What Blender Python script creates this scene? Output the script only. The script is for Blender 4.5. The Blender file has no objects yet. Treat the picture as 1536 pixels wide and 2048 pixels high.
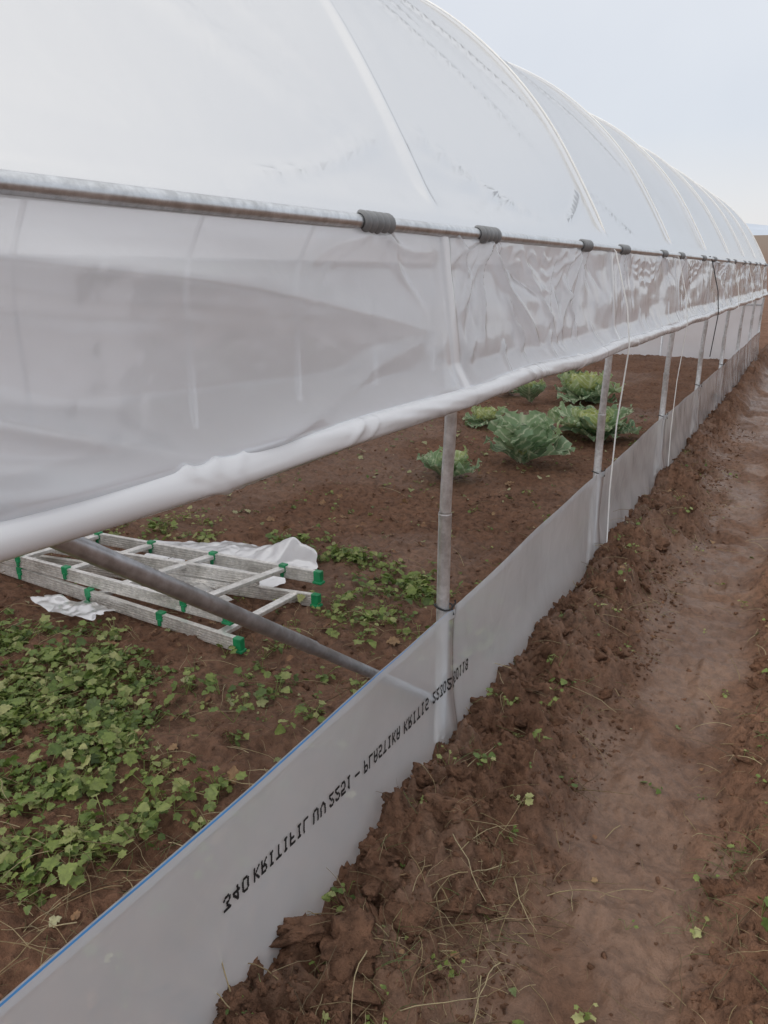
import bpy, math, random
import numpy as np
from mathutils import Vector, Matrix
random.seed(7); rng=np.random.default_rng(7)
sc=bpy.context.scene
COL=sc.collection
# ------------------------------------------------------------------ noise
def _h(ix,iy,s):
    n=(ix.astype(np.int64)*374761393+iy.astype(np.int64)*668265263+s*1442695041)&0xFFFFFFFF
    n=((n^(n>>13))*1274126177)&0xFFFFFFFF
    n=(n^(n>>16))&0xFFFFFFFF
    return n/4294967295.0
def vn(x,y,s=0):
    x=np.asarray(x,float);y=np.asarray(y,float)
    xi=np.floor(x);yi=np.floor(y);fx=x-xi;fy=y-yi
    fx=fx*fx*fx*(fx*(fx*6-15)+10);fy=fy*fy*fy*(fy*(fy*6-15)+10)
    a=_h(xi,yi,s);b=_h(xi+1,yi,s);c=_h(xi,yi+1,s);d=_h(xi+1,yi+1,s)
    return (a*(1-fx)+b*fx)*(1-fy)+(c*(1-fx)+d*fx)*fy
def fbm(x,y,o=4,s=0,g=.5):
    t=0;a=1;w=0
    for i in range(o):
        t=t+a*vn(x*2**i+i*17.3,y*2**i+i*9.1,s+i);w+=a;a*=g
    return t/w-.5
def ss(a,b,x):
    t=np.clip((np.asarray(x,float)-a)/(b-a),0,1);return t*t*(3-2*t)
def thin(a,m=.0015):
    a=np.sort(a);k=[a[0]]
    for v in a[1:]:
        if v-k[-1]>m: k.append(v)
    return np.array(k)
# ------------------------------------------------------------------ terrain
def masks(x,y):
    w=.12*fbm(y*1.6,y*0+3,3,5)*2+.14*fbm(x*6,y*6,3,6)
    cx=-.28-.025*np.clip(y-2,0,6)
    hw=.24+.0*y
    path=ss(hw+.12,hw-.10,np.abs(x-cx+w))
    mound=ss(-.97,-.90,x)*ss(cx-hw+.12,cx-hw-.14,x+w)
    right=ss(cx+hw-.05,cx+hw+.18,x+w)
    return path,mound,right
def height(x,y):
    x=np.asarray(x,float);y=np.asarray(y,float)
    path,mound,right=masks(x,y)
    far=ss(25,60,np.hypot(x,y))
    inside=ss(-.9,-1.0,x)
    z=.05*fbm(x*.9,y*.9,3,1)
    n1=fbm(x*5,y*5,4,2); n2=fbm(x*19,y*19,3,3); n3=fbm(x*45,y*45,2,4)
    bil=1-np.abs(fbm(x*9,y*9,3,8))*4
    b2=np.abs(fbm(x*14+n1,y*14,3,12))*4
    b3=np.abs(fbm(x*31+n1*2,y*31,2,14))*4
    rough=inside*1.0+mound*1.6+right*1.6
    z=z+rough*(.06*n1+.040*n2+.022*n3)
    z=z+(mound+right)*(.034*bil+.036*b2+.013*b3)
    fp=np.clip(vn(x*7,y*5,18)-.58,0,1)
    z=z-inside*.06*fp-path*.075*fp
    z=z+path*(-.032+.050*n1+.030*n2+.010*n3)
    z=z+mound*(.035+.13*np.clip(vn(x*4.2,y*3.1,21)-.25,0,1))*ss(-.93,-.82,x)
    z=z+right*(.03+.12*vn(x*3,y*2.5,23))*ss(6,3,x)
    r=np.hypot(x,y)
    z=z*(1-far)+far*.4*fbm(x*.05,y*.05,3,9)
    z=z+ss(35,420,r)*16.5
    return z
ys=[-1.6]
while ys[-1]<.7: ys.append(ys[-1]+.03)
while ys[-1]<30: ys.append(ys[-1]+max(.008,.0050*ys[-1]))
while ys[-1]<3500: ys.append(ys[-1]*1.04)
ys=np.array([-3000,-800,-200,-60,-20,-8,-4,-2.5]+ys)
xr=[-1.0]
while xr[-1]<.35: xr.append(xr[-1]+.008)
while xr[-1]<3500: xr.append(xr[-1]+.009+.035*abs(xr[-1]-.35))
xl=[-1.0]
while xl[-1]>-6: xl.append(xl[-1]-(.009+.0055*abs(xl[-1]+1)))
while xl[-1]>-3500: xl.append(xl[-1]*1.06)
xs=np.array(xl[::-1]+xr[1:])
def link(o,parent=None):
    COL.objects.link(o)
    if parent: o.parent=parent
    return o
def npmesh(name,V,F,mat=None,smooth=True,attrs=None,uv=None):
    V=np.asarray(V,np.float32).reshape(-1,3);F=np.asarray(F,np.int32)
    k=F.shape[1];me=bpy.data.meshes.new(name)
    me.vertices.add(len(V));me.vertices.foreach_set('co',V.ravel())
    me.loops.add(F.size);me.loops.foreach_set('vertex_index',F.ravel())
    me.polygons.add(len(F))
    me.polygons.foreach_set('loop_start',np.arange(0,F.size,k,dtype=np.int32))
    me.polygons.foreach_set('loop_total',np.full(len(F),k,np.int32))
    me.update(calc_edges=True)
    me.polygons.foreach_set('use_smooth',np.full(len(F),smooth))
    if attrs:
        for n,a in attrs.items():
            at=me.attributes.new(n,'FLOAT','POINT');at.data.foreach_set('value',np.asarray(a,np.float32).ravel())
    if uv is not None:
        l=me.uv_layers.new(name='UVMap');u=np.asarray(uv,np.float32)[F.ravel()];l.data.foreach_set('uv',u.ravel())
    if mat: me.materials.append(mat)
    me.validate()
    return me
def gridF(nu,nv,closev=False):
    i=np.arange(nu-1)[:,None];j=np.arange(nv if closev else nv-1)[None,:]
    j2=(j+1)%nv
    a=i*nv+j;b=i*nv+j2;c=(i+1)*nv+j2;d=(i+1)*nv+j
    return np.stack([a,b,c,d],-1).reshape(-1,4)
def obj(name,me,parent=None,**kw):
    o=bpy.data.objects.new(name,me);link(o,parent)
    for k,v in kw.items(): o[k]=v
    return o
# ------------------------------------------------------------------ materials
def mat(name):
    m=bpy.data.materials.new(name);m.use_nodes=True
    nt=m.node_tree;nt.nodes.clear();return m,nt
def N(nt,t,**kw):
    n=nt.nodes.new(t)
    for k,v in kw.items():
        if k in n.inputs.keys(): n.inputs[k].default_value=v
        else: setattr(n,k,v)
    return n
def ramp(nt,fac,stops):
    r=nt.nodes.new('ShaderNodeValToRGB')
    e=r.color_ramp.elements
    while len(e)<len(stops): e.new(.5)
    for i,(p,c) in enumerate(stops): e[i].position=p;e[i].color=(*c,1)
    nt.links.new(fac,r.inputs[0]);return r
def noise(nt,scale,detail=4,rough=.55,vec=None,dist=0):
    n=nt.nodes.new('ShaderNodeTexNoise');n.inputs['Scale'].default_value=scale;n.inputs['Detail'].default_value=detail
    n.inputs['Roughness'].default_value=rough;n.inputs['Distortion'].default_value=dist
    if vec is None:
        g=nt.nodes.new('ShaderNodeNewGeometry');vec=g.outputs['Position']
    nt.links.new(vec,n.inputs['Vector']);return n
def mixc(nt,f,a,b,mode='MIX'):
    m=nt.nodes.new('ShaderNodeMix');m.data_type='RGBA';m.blend_type=mode
    for s,v in ((0,f),(6,a),(7,b)):
        if hasattr(v,'links'): nt.links.new(v,m.inputs[s])
        else: m.inputs[s].default_value=v if s==0 else (*v,1)
    return m.outputs[2]
def soil_mat(name,dark=1.0,path=True):
    m,nt=mat(name);L=nt.links.new
    out=N(nt,'ShaderNodeOutputMaterial');p=N(nt,'ShaderNodeBsdfPrincipled')
    n1=noise(nt,2.3,5);n2=noise(nt,28,5,.65);n3=noise(nt,130,4,.7)
    r1=ramp(nt,n1.outputs[0],[(.3,(.148*dark,.076*dark,.046*dark)),(.7,(.225*dark,.124*dark,.078*dark))])
    r2=ramp(nt,n2.outputs[0],[(.3,(.45,.45,.45)),(.5,(1,1,1)),(.75,(1.4,1.37,1.33))])
    c=mixc(nt,1.0,r1.outputs[0],r2.outputs[0],'MULTIPLY')
    if path:
        a=N(nt,'ShaderNodeAttribute',attribute_name='path')
        r3=ramp(nt,n1.outputs[0],[(.3,(.165,.093,.060)),(.7,(.250,.154,.104))])
        r4=ramp(nt,n2.outputs[0],[(.3,(.66,.66,.66)),(.6,(1.05,1.05,1.05))])
        c3=mixc(nt,1.,r3.outputs[0],r4.outputs[0],'MULTIPLY')
        c=mixc(nt,a.outputs['Fac'],c,c3)
        rr=N(nt,'ShaderNodeMapRange');L(a.outputs['Fac'],rr.inputs[0]);rr.inputs[3].default_value=.85;rr.inputs[4].default_value=.38
        L(rr.outputs[0],p.inputs['Roughness'])
        sp_=N(nt,'ShaderNodeMapRange');L(a.outputs['Fac'],sp_.inputs[0]);sp_.inputs[3].default_value=.22;sp_.inputs[4].default_value=.38
        L(sp_.outputs[0],p.inputs['Specular IOR Level'])
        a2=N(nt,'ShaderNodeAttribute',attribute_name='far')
        c=mixc(nt,a2.outputs['Fac'],c,(.22,.165,.125))  # distant soil fades to a greyer tone, haze put into the colour
    else:
        p.inputs['Roughness'].default_value=.88;p.inputs['Specular IOR Level'].default_value=.2
    L(c,p.inputs['Base Color'])
    b1=N(nt,'ShaderNodeBump',Strength=.9,Distance=.022);L(n2.outputs[0],b1.inputs['Height'])
    b2=N(nt,'ShaderNodeBump',Strength=.9,Distance=.008);L(n3.outputs[0],b2.inputs['Height']);L(b1.outputs[0],b2.inputs['Normal'])
    if path:
        mp=N(nt,'ShaderNodeMapRange');L(a.outputs['Fac'],mp.inputs[0]);mp.inputs[3].default_value=.9;mp.inputs[4].default_value=.5
        L(mp.outputs[0],b1.inputs['Strength']);L(mp.outputs[0],b2.inputs['Strength'])
    L(b2.outputs[0],p.inputs['Normal']);L(p.outputs[0],out.inputs[0]);return m
def film_mat(name,transp=.25,blur=0.,tint=(.88,.89,.92),rough=.18,bump=.002,gloss=1.0,difs=.4,tk=0.,ok=0.):
    m,nt=mat(name);L=nt.links.new
    out=N(nt,'ShaderNodeOutputMaterial')
    d=N(nt,'ShaderNodeBsdfDiffuse');d.inputs[0].default_value=(*tint,1)
    t=N(nt,'ShaderNodeBsdfTranslucent');t.inputs[0].default_value=(*tint,1)
    tr=N(nt,'ShaderNodeBsdfTransparent');tr.inputs[0].default_value=(.97,.97,.98,1)
    g=N(nt,'ShaderNodeBsdfGlossy');g.inputs['Roughness'].default_value=rough
    n=noise(nt,7,3,.45,dist=.6);b=N(nt,'ShaderNodeBump',Strength=.5,Distance=bump*4);L(n.outputs[0],b.inputs['Height'])
    L(b.outputs[0],g.inputs['Normal'])
    m1=N(nt,'ShaderNodeMixShader');m1.inputs[0].default_value=1-difs;L(d.outputs[0],m1.inputs[1]);L(t.outputs[0],m1.inputs[2])
    body=m1.outputs[0]
    if blur>0:
        rf=N(nt,'ShaderNodeBsdfRefraction');rf.inputs['Color'].default_value=(.86,.91,.97,1);rf.inputs['Roughness'].default_value=.30;rf.inputs['IOR'].default_value=1.12
        mb=N(nt,'ShaderNodeMixShader');mb.inputs[0].default_value=blur;L(body,mb.inputs[1]);L(rf.outputs[0],mb.inputs[2]);body=mb.outputs[0]
    n2=noise(nt,1.6,3)
    mr=N(nt,'ShaderNodeMapRange');L(n2.outputs[0],mr.inputs[0]);mr.inputs[1].default_value=.3;mr.inputs[2].default_value=.7
    mr.inputs[3].default_value=transp*.7;mr.inputs[4].default_value=min(1,transp*1.3)
    at=N(nt,'ShaderNodeAttribute',attribute_name='touch')
    ma=N(nt,'ShaderNodeMath',operation='MULTIPLY_ADD');ma.inputs[1].default_value=tk;L(at.outputs['Fac'],ma.inputs[0]);L(mr.outputs[0],ma.inputs[2])
    m2=N(nt,'ShaderNodeMixShader');L(ma.outputs[0],m2.inputs[0]);L(body,m2.inputs[1]);L(tr.outputs[0],m2.inputs[2])
    lay=m2.outputs[0]
    if ok>0:   # film pressed on a zinc pipe: the light it returns is painted in white
        d2=N(nt,'ShaderNodeBsdfDiffuse');d2.inputs[0].default_value=(.97,.97,.98,1)
        mk=N(nt,'ShaderNodeMath',operation='MULTIPLY');L(at.outputs['Fac'],mk.inputs[0]);mk.inputs[1].default_value=ok
        mo=N(nt,'ShaderNodeMixShader');L(mk.outputs[0],mo.inputs[0]);L(lay,mo.inputs[1]);L(d2.outputs[0],mo.inputs[2]);lay=mo.outputs[0]
    f=N(nt,'ShaderNodeFresnel');f.inputs[0].default_value=1.45;L(b.outputs[0],f.inputs['Normal'])
    mu=N(nt,'ShaderNodeMath',operation='MULTIPLY');mu.use_clamp=True;L(f.outputs[0],mu.inputs[0]);mu.inputs[1].default_value=gloss
    m3=N(nt,'ShaderNodeMixShader');L(mu.outputs[0],m3.inputs[0]);L(lay,m3.inputs[1]);L(g.outputs[0],m3.inputs[2])
    L(m3.outputs[0],out.inputs[0]);return m
def metal_mat(name,col=(.55,.57,.6),rough=.38,metal=.85,spot=True,pale=None):
    m,nt=mat(name);L=nt.links.new
    out=N(nt,'ShaderNodeOutputMaterial');p=N(nt,'ShaderNodeBsdfPrincipled');p.inputs['Metallic'].default_value=metal
    n=noise(nt,45,5,.65);n2=noise(nt,9,3)
    r=ramp(nt,n.outputs[0],[(.35,tuple(c*.72 for c in col)),(.65,col)])
    c=r.outputs[0]
    if spot:
        r2=ramp(nt,n2.outputs[0],[(.45,(1,1,1)),(.75,(.75,.74,.72))]);c=mixc(nt,1.,c,r2.outputs[0],'MULTIPLY')
    if pale:  # upper arch coloured pale: its brightness under the film is painted in
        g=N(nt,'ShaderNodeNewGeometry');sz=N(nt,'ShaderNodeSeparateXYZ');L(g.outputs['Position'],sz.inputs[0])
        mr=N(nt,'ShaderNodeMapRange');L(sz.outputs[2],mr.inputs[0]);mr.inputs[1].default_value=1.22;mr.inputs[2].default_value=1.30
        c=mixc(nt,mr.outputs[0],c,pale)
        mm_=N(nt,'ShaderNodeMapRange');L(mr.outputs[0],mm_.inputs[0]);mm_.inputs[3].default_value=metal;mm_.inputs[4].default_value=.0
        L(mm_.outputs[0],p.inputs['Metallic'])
    L(c,p.inputs['Base Color'])
    rr=N(nt,'ShaderNodeMapRange');L(n.outputs[0],rr.inputs[0]);rr.inputs[3].default_value=rough-.1;rr.inputs[4].default_value=rough+.15
    L(rr.outputs[0],p.inputs['Roughness']);L(p.outputs[0],out.inputs[0]);return m
def plain_mat(name,col,rough=.6,var=.25,scale=20):
    m,nt=mat(name);L=nt.links.new
    out=N(nt,'ShaderNodeOutputMaterial');p=N(nt,'ShaderNodeBsdfPrincipled');p.inputs['Roughness'].default_value=rough
    n=noise(nt,scale,4)
    r=ramp(nt,n.outputs[0],[(.3,tuple(c*(1-var) for c in col)),(.7,tuple(min(1,c*(1+var)) for c in col))])
    L(r.outputs[0],p.inputs['Base Color']);L(p.outputs[0],out.inputs[0]);return m
def leaf_mat(name,cols,trans=.3,rough=.5):
    m,nt=mat(name);L=nt.links.new
    out=N(nt,'ShaderNodeOutputMaterial');p=N(nt,'ShaderNodeBsdfPrincipled');p.inputs['Roughness'].default_value=rough
    a=N(nt,'ShaderNodeAttribute',attribute_name='rnd')
    k=len(cols);r=ramp(nt,a.outputs['Fac'],[(i/(k-1),c) for i,c in enumerate(cols)])
    n=noise(nt,60,3);r2=ramp(nt,n.outputs[0],[(.3,(.75,.75,.75)),(.7,(1.2,1.2,1.1))])
    c=mixc(nt,1.,r.outputs[0],r2.outputs[0],'MULTIPLY');L(c,p.inputs['Base Color'])
    t=N(nt,'ShaderNodeBsdfTranslucent');L(c,t.inputs[0])
    mx=N(nt,'ShaderNodeMixShader');mx.inputs[0].default_value=trans;L(p.outputs[0],mx.inputs[1]);L(t.outputs[0],mx.inputs[2])
    L(mx.outputs[0],out.inputs[0]);return m
M_soil=soil_mat('soil',1.0,True);M_clod=soil_mat('clod_soil',.95,False)
M_roof=film_mat('roof_film',.22,0,(.93,.94,.965),.20,.0012,1.0,.38,0,.9)
M_curt=film_mat('curtain_film',.17,.13,(.93,.955,1.0),.12,.0015,1.25,.50,0,.6)
M_skirt=film_mat('skirt_film',.26,.22,(.91,.94,.97),.16,.0015,1.2,.46,.5,0)
M_bar=film_mat('wrapped_film',.0,0,(.95,.955,.97),.22,.003,1.2,.85)
M_galv=metal_mat('galvanised_steel',(.84,.86,.88),.34,.8)
M_rib=metal_mat('galvanised_arch_lit_top',(.84,.86,.88),.34,.8,True,(.93,.93,.93))
M_rail=metal_mat('galvanised_rail',(.74,.76,.78),.30)
M_brace=metal_mat('dull_galvanised',(.66,.70,.75),.34)
M_alu=metal_mat('aluminium',(.90,.88,.84),.36,.55)
M_green=plain_mat('green_plastic',(.012,.25,.095),.4)
M_clip=plain_mat('grey_plastic',(.20,.205,.21),.45,.15)
M_ink=plain_mat('black_ink',(.010,.010,.012),.6,.1)
M_blue=plain_mat('blue_edge',(.10,.36,.78),.4,.1)
M_rope=plain_mat('white_cord',(.90,.90,.88),.6,.04)
M_blk=plain_mat('black_cord',(.02,.02,.022),.6,.1)
M_sheet=film_mat('sheet_film',.05,0,(.93,.93,.95),.3,.002,1.,.6)
M_weed=leaf_mat('weed_leaf',[(.07,.11,.03),(.15,.225,.055),(.27,.34,.095),(.44,.45,.20)],.3)
M_straw=leaf_mat('straw',[(.12,.08,.045),(.32,.24,.13),(.50,.42,.26)],.1,.7)
M_grass=leaf_mat('grass',[(.09,.18,.05),(.18,.28,.09),(.32,.38,.18)],.3)
M_dead=leaf_mat('dead_leaf',[(.14,.07,.04),(.25,.13,.07),(.34,.22,.12)],.1,.7)
M_debris=leaf_mat('leaf_scrap',[(.16,.20,.08),(.34,.36,.16),(.52,.50,.32)],.2)
def cab_mat(name):
    m,nt=mat(name);L=nt.links.new
    out=N(nt,'ShaderNodeOutputMaterial');p=N(nt,'ShaderNodeBsdfPrincipled');p.inputs['Roughness'].default_value=.45
    a=N(nt,'ShaderNodeAttribute',attribute_name='rnd')
    r=ramp(nt,a.outputs['Fac'],[(0,(.20,.34,.21)),(.40,(.34,.48,.26)),(.62,(.62,.66,.24)),(1,(.80,.78,.30))])
    uv=N(nt,'ShaderNodeUVMap');sx=N(nt,'ShaderNodeSeparateXYZ');L(uv.outputs[0],sx.inputs[0])
    ab=N(nt,'ShaderNodeMath',operation='ABSOLUTE');L(sx.outputs[1],ab.inputs[0])
    k=N(nt,'ShaderNodeMath',operation='MULTIPLY_ADD');L(ab.outputs[0],k.inputs[0]);k.inputs[1].default_value=-2.2
    u=N(nt,'ShaderNodeMath',operation='MULTIPLY');L(sx.outputs[0],u.inputs[0]);u.inputs[1].default_value=5.
    L(u.outputs[0],k.inputs[2])
    nz=noise(nt,20,3);ad=N(nt,'ShaderNodeMath',operation='ADD');L(k.outputs[0],ad.inputs[0]);L(nz.outputs[0],ad.inputs[1])
    fr=N(nt,'ShaderNodeMath',operation='PINGPONG');L(ad.outputs[0],fr.inputs[0]);fr.inputs[1].default_value=.5
    v1=ramp(nt,fr.outputs[0],[(0,(1,1,1)),(.18,(0,0,0))]);v2=ramp(nt,ab.outputs[0],[(0,(1,1,1)),(.14,(0,0,0))])
    mx=N(nt,'ShaderNodeMix');mx.data_type='RGBA';mx.blend_type='LIGHTEN';mx.inputs[0].default_value=1
    L(v1.outputs[0],mx.inputs[6]);L(v2.outputs[0],mx.inputs[7])
    s=N(nt,'ShaderNodeMath',operation='MULTIPLY');L(mx.outputs[2],s.inputs[0]);s.inputs[1].default_value=.8
    c=mixc(nt,s.outputs[0],r.outputs[0],(.80,.85,.62));L(c,p.inputs['Base Color'])
    n=noise(nt,70,3);b=N(nt,'ShaderNodeBump',Strength=.8,Distance=.014);L(n.outputs[0],b.inputs['Height']);L(b.outputs[0],p.inputs['Normal'])
    t=N(nt,'ShaderNodeBsdfTranslucent');L(c,t.inputs[0])
    ms=N(nt,'ShaderNodeMixShader');ms.inputs[0].default_value=.35;L(p.outputs[0],ms.inputs[1]);L(t.outputs[0],ms.inputs[2])
    L(ms.outputs[0],out.inputs[0]);return m
M_cab=cab_mat('cabbage_leaf')
# ------------------------------------------------------------------ ground
X,Y=np.meshgrid(xs,ys,indexing='ij');Z=height(X,Y)
pth,mnd,rgt=masks(X,Y)
pth=pth*ss(40,20,np.hypot(X,Y))*(.35+.65*ss(.3,.6,vn(X*4,Y*3,33)*.6+vn(X*11,Y*9,34)*.4))
inp=ss(.45,.7,vn(X*1.1+4,Y*1.1,31))*ss(-1.1,-1.4,X)*.5*ss(20,10,Y)
smear=ss(.55,.75,vn(X*6,Y*6,35))*mnd*.5
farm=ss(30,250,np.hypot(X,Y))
me=npmesh('ground',np.stack([X,Y,Z],-1),gridF(len(xs),len(ys))[:,::-1],M_soil,True,{'path':np.maximum(np.maximum(pth,inp),smear),'far':farm})
g=obj('ground',me,kind='structure')
hx=np.linspace(-2600,2600,160);hv=np.linspace(0,1,12)
HX,HV=np.meshgrid(hx,hv,indexing='ij')
hh=90+110*vn(HX/700,HX*0+2,77)+25*vn(HX/150,HX*0,78)
HY=2300+HV*700-np.abs(HX)*.15
HZ=10+hh*np.sin(HV*math.pi*.5)
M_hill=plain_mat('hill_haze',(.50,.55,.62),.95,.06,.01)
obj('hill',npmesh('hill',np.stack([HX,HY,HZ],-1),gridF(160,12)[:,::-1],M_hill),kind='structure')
# ------------------------------------------------------------------ greenhouse
G=bpy.data.objects.new('greenhouse',None);link(G);G.location=(0,0,0)
G['label']='long plastic film tunnel greenhouse with galvanised steel arches and rolled-up side';G['category']='greenhouse'
pr=[(-.937,-.35),(-.937,0),(-.937,.51),(-.936,.88),(-.926,1.19),(-.943,1.42),(-.989,1.656),(-1.103,1.897),(-1.36,2.300),(-1.68,2.635),(-2.057,2.90),(-2.55,3.105),(-3.25,3.20)]
full=pr+[(-6.5-a,b) for a,b in pr[-2::-1]]
def catmull(P,n):
    P=[np.array(p,float) for p in P];P=[2*P[0]-P[1]]+P+[2*P[-1]-P[-2]];o=[]
    for i in range(1,len(P)-2):
        for t in np.linspace(0,1,n,endpoint=False):
            a,b,c,d=P[i-1:i+3]
            o.append(.5*((2*b)+(c-a)*t+(2*a-5*b+4*c-d)*t*t+(3*b-a-3*c+d)*t**3))
    o.append(P[-2]);return np.array(o)
A=catmull(full,10)
T=np.gradient(A,axis=0);T/=np.linalg.norm(T,axis=1)[:,None]
NR=np.stack([T[:,1],-T[:,0]],1)
half=A[:len(A)//2+1]
def prof(h): return np.interp(h,half[:,1],half[:,0])
def tube(path,r,seg=12,cap=True):
    P=np.asarray(path,float);n=len(P)
    r=np.broadcast_to(np.asarray(r,float),(n,))
    t=np.gradient(P,axis=0);t/=np.linalg.norm(t,axis=1)[:,None]
    V=[];up=np.array([0,0,1.]) if abs(t[0][2])<.9 else np.array([0,1.,0])
    a=np.cross(t[0],up);a/=np.linalg.norm(a)
    for i in range(n):
        a=a-t[i]*np.dot(a,t[i]);a/=np.linalg.norm(a);b=np.cross(t[i],a)
        for k in range(seg):
            w=2*math.pi*k/seg;V.append(P[i]+r[i]*(a*math.cos(w)+b*math.sin(w)))
    F=gridF(n,seg,True).tolist()
    if cap:
        V.append(P[0]);V.append(P[-1])
        for k in range(seg):
            F.append([n*seg,k,(k+1)%seg,(k+1)%seg]);F.append([n*seg+1,(n-1)*seg+(k+1)%seg,(n-1)*seg+k,(n-1)*seg+k])
    return V,[f if f[2]!=f[3] else f[:3] for f in F]
def pymesh(name,parts,m,smooth=True):
    V=[];F=[]
    for v,f in parts:
        o=len(V);V+= [tuple(map(float,q)) for q in v];F+=[[i+o for i in q] for q in f]
    me=bpy.data.meshes.new(name);me.from_pydata(V,[],F);me.update()
    me.polygons.foreach_set('use_smooth',[smooth]*len(F));me.materials.append(m);return me
RIBS=[-1.9,.1,2.1,4.1,6.05,7.95,9.9,11.85,13.8,15.8]
ribA=A[A[:,1]>.7]
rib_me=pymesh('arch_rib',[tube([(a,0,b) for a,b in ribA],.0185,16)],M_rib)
post_me=pymesh('ground_post',[tube([(0,0,-.35),(0,0,.838),(0,0,.846),(0,0,.850),(0,0,.856)],[.0208,.0208,.0220,.0220,.0190],18)],M_galv)
for y in RIBS:
    o=obj('arch_rib',rib_me,G);o.location=(0,y,0)
    for xx in (-.937,-5.563):
        o=obj('ground_post',post_me,G);o.location=(xx,y,0)
YE=15.8
def roll_h(y): return np.interp(y,[-2,.6,2.1,4.1,16],[1.245,1.238,1.218,1.204,1.18])+.004*np.sin(np.asarray(y)*3.1)
RX=-.880
HR=1.68
rx=prof(HR)+.034
o=obj('side_rail',pymesh('side_rail',[tube([(rx,y,HR) for y in np.linspace(-1.95,YE+.05,40)],.0175,14)],M_rail),G)
o=obj('side_rail',pymesh('side_rail',[tube([(-6.5-rx,y,HR) for y in np.linspace(-1.95,YE+.05,10)],.0175,10)],M_rail),G)
o=obj('ridge_pipe',pymesh('ridge_pipe',[tube([(-3.25,y,3.165) for y in np.linspace(-1.95,YE,10)],.0165,10)],M_galv),G)
ribarr=np.array(RIBS)
def ribfrac(y):
    i=np.clip(np.searchsorted(ribarr,y)-1,0,len(ribarr)-2)
    return (y-ribarr[i])/(ribarr[i+1]-ribarr[i])
def ribdist(y): return np.min(np.abs(np.asarray(y)[...,None]-ribarr),axis=-1)
nearrib=np.concatenate([ribarr+d for d in (-.06,-.045,-.036,-.03,-.025,-.02,-.015,-.01,-.005,0,.005,.01,.015,.02,.025,.03,.036,.045,.06)])
nearrib=nearrib[(nearrib>-1.95)&(nearrib<YE+.04)]
def hug(d):
    d=np.asarray(d,float)
    return .0215-.0125*(1-np.exp(-(d/.030)**2))
# roof film
idx=np.where(A[:,1]>=HR-.02)[0]
s=np.linspace(idx[0],idx[-1],150)
ra=np.stack([np.interp(s,np.arange(len(A)),A[:,k]) for k in (0,1)],1)
rn=np.stack([np.interp(s,np.arange(len(A)),NR[:,k]) for k in (0,1)],1)
base_y=np.concatenate([np.arange(-1.95,8,.03),np.arange(8,YE+.04,.07)])
base_y=base_y[ribdist(base_y)>.066]
yy=thin(np.concatenate([base_y,nearrib]))
YY,SS=np.meshgrid(yy,np.arange(150),indexing='ij')
fr=ribfrac(YY);rd_=ribdist(YY)
hgt=ra[SS,1]
away=ss(.03,.15,rd_)
sag=-.026*np.sin(np.pi*np.clip(fr,0,1))*ss(1.72,2.3,hgt)*ss(.03,.35,rd_)
cre=(.006*fbm(YY*1.2+SS*.05,SS*.12-YY*.7,2,51)+.018*fbm(YY*.8,SS*.03,2,52)*ss(1.68,1.9,hgt))*away
for (y0,s0,y1,s1,a,w) in [(2.1,70,4.1,20,.012,1.6),(2.2,40,3.7,16,.009,1.2),(4.2,60,5.9,18,.009,1.5),(2.3,55,4.0,48,.010,1.0),(2.15,62,3.2,30,.009,.8),(2.12,14,2.9,6,.014,.8),(2.12,10,3.2,5,.013,.8),(4.12,14,4.9,5,.010,.8),(3.4,5,4.08,13,.013,.8),(1.2,3,2.05,12,.014,.8),(.2,60,2.0,30,.013,2.5),(.3,30,2.0,10,.012,2.),(.3,45,2.0,14,.009,1.2)]:
    dx=y1-y0;ds=(s1-s0)*.045;Ln=math.hypot(dx,ds)
    u=((YY-y0)*dx+(SS-s0)*.045*ds)/Ln**2;dd=((YY-y0)*ds-(SS-s0)*.045*dx)/Ln
    dd=dd+.03*np.sin(u*4+y0*3)
    cre=cre+a*np.exp(-(dd/(.02*w))**2)*ss(0,.15,u)*ss(1,.85,u)*away
k_=ss(1.70,1.80,hgt)
offs=(hug(rd_)*k_+.0215*(1-k_))+.016*np.exp(-((hgt-HR)/.07)**2)+sag+cre
V=np.stack([ra[SS,0]+rn[SS,0]*offs,YY,ra[SS,1]+rn[SS,1]*offs],-1)
tch=np.exp(-(rd_/.025)**4)
obj('roof_film',npmesh('roof_film',V,gridF(len(yy),150),M_roof,True,{'touch':tch}),G,label='milky translucent plastic film stretched over arches')
# curtain
clips=[]
for y in RIBS[1:]:
    clips+=[y-.42+random.uniform(-.05,.03),y+.30+random.uniform(-.03,.05)]
clips[2]=1.70;clips[3]=2.42;clips[4]=3.6;clips[5]=4.37;clips[6]=5.55;clips[7]=6.28
folds=[(.3,1.53,.955,1.255,.030,.060),(.2,1.38,.93,1.25,.035,.040),(.3,1.63,1.5,1.53,.050,.040),(.6,1.60,2.0,1.42,.045,.032),(.45,1.42,1.9,1.30,.045,-.026),(.35,1.575,1.3,1.45,.035,.022),(1.05,1.26,1.9,1.38,.028,.018),
 (1.7,1.66,2.02,1.60,.014,.010),(1.02,1.25,1.5,1.33,.016,.008),
 (2.45,1.66,2.95,1.25,.02,.024),(2.5,1.66,3.15,1.40,.018,-.018),(3.55,1.66,3.1,1.28,.018,.022),(3.62,1.66,3.35,1.25,.014,-.014),(2.42,1.66,2.3,1.35,.014,.016),(2.15,1.68,2.30,1.55,.012,.014),(2.8,1.62,3.2,1.24,.016,.016),(2.6,1.5,2.7,1.25,.013,.013),(3.3,1.55,3.45,1.26,.013,.014)]
R2=random.Random(5)
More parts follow.
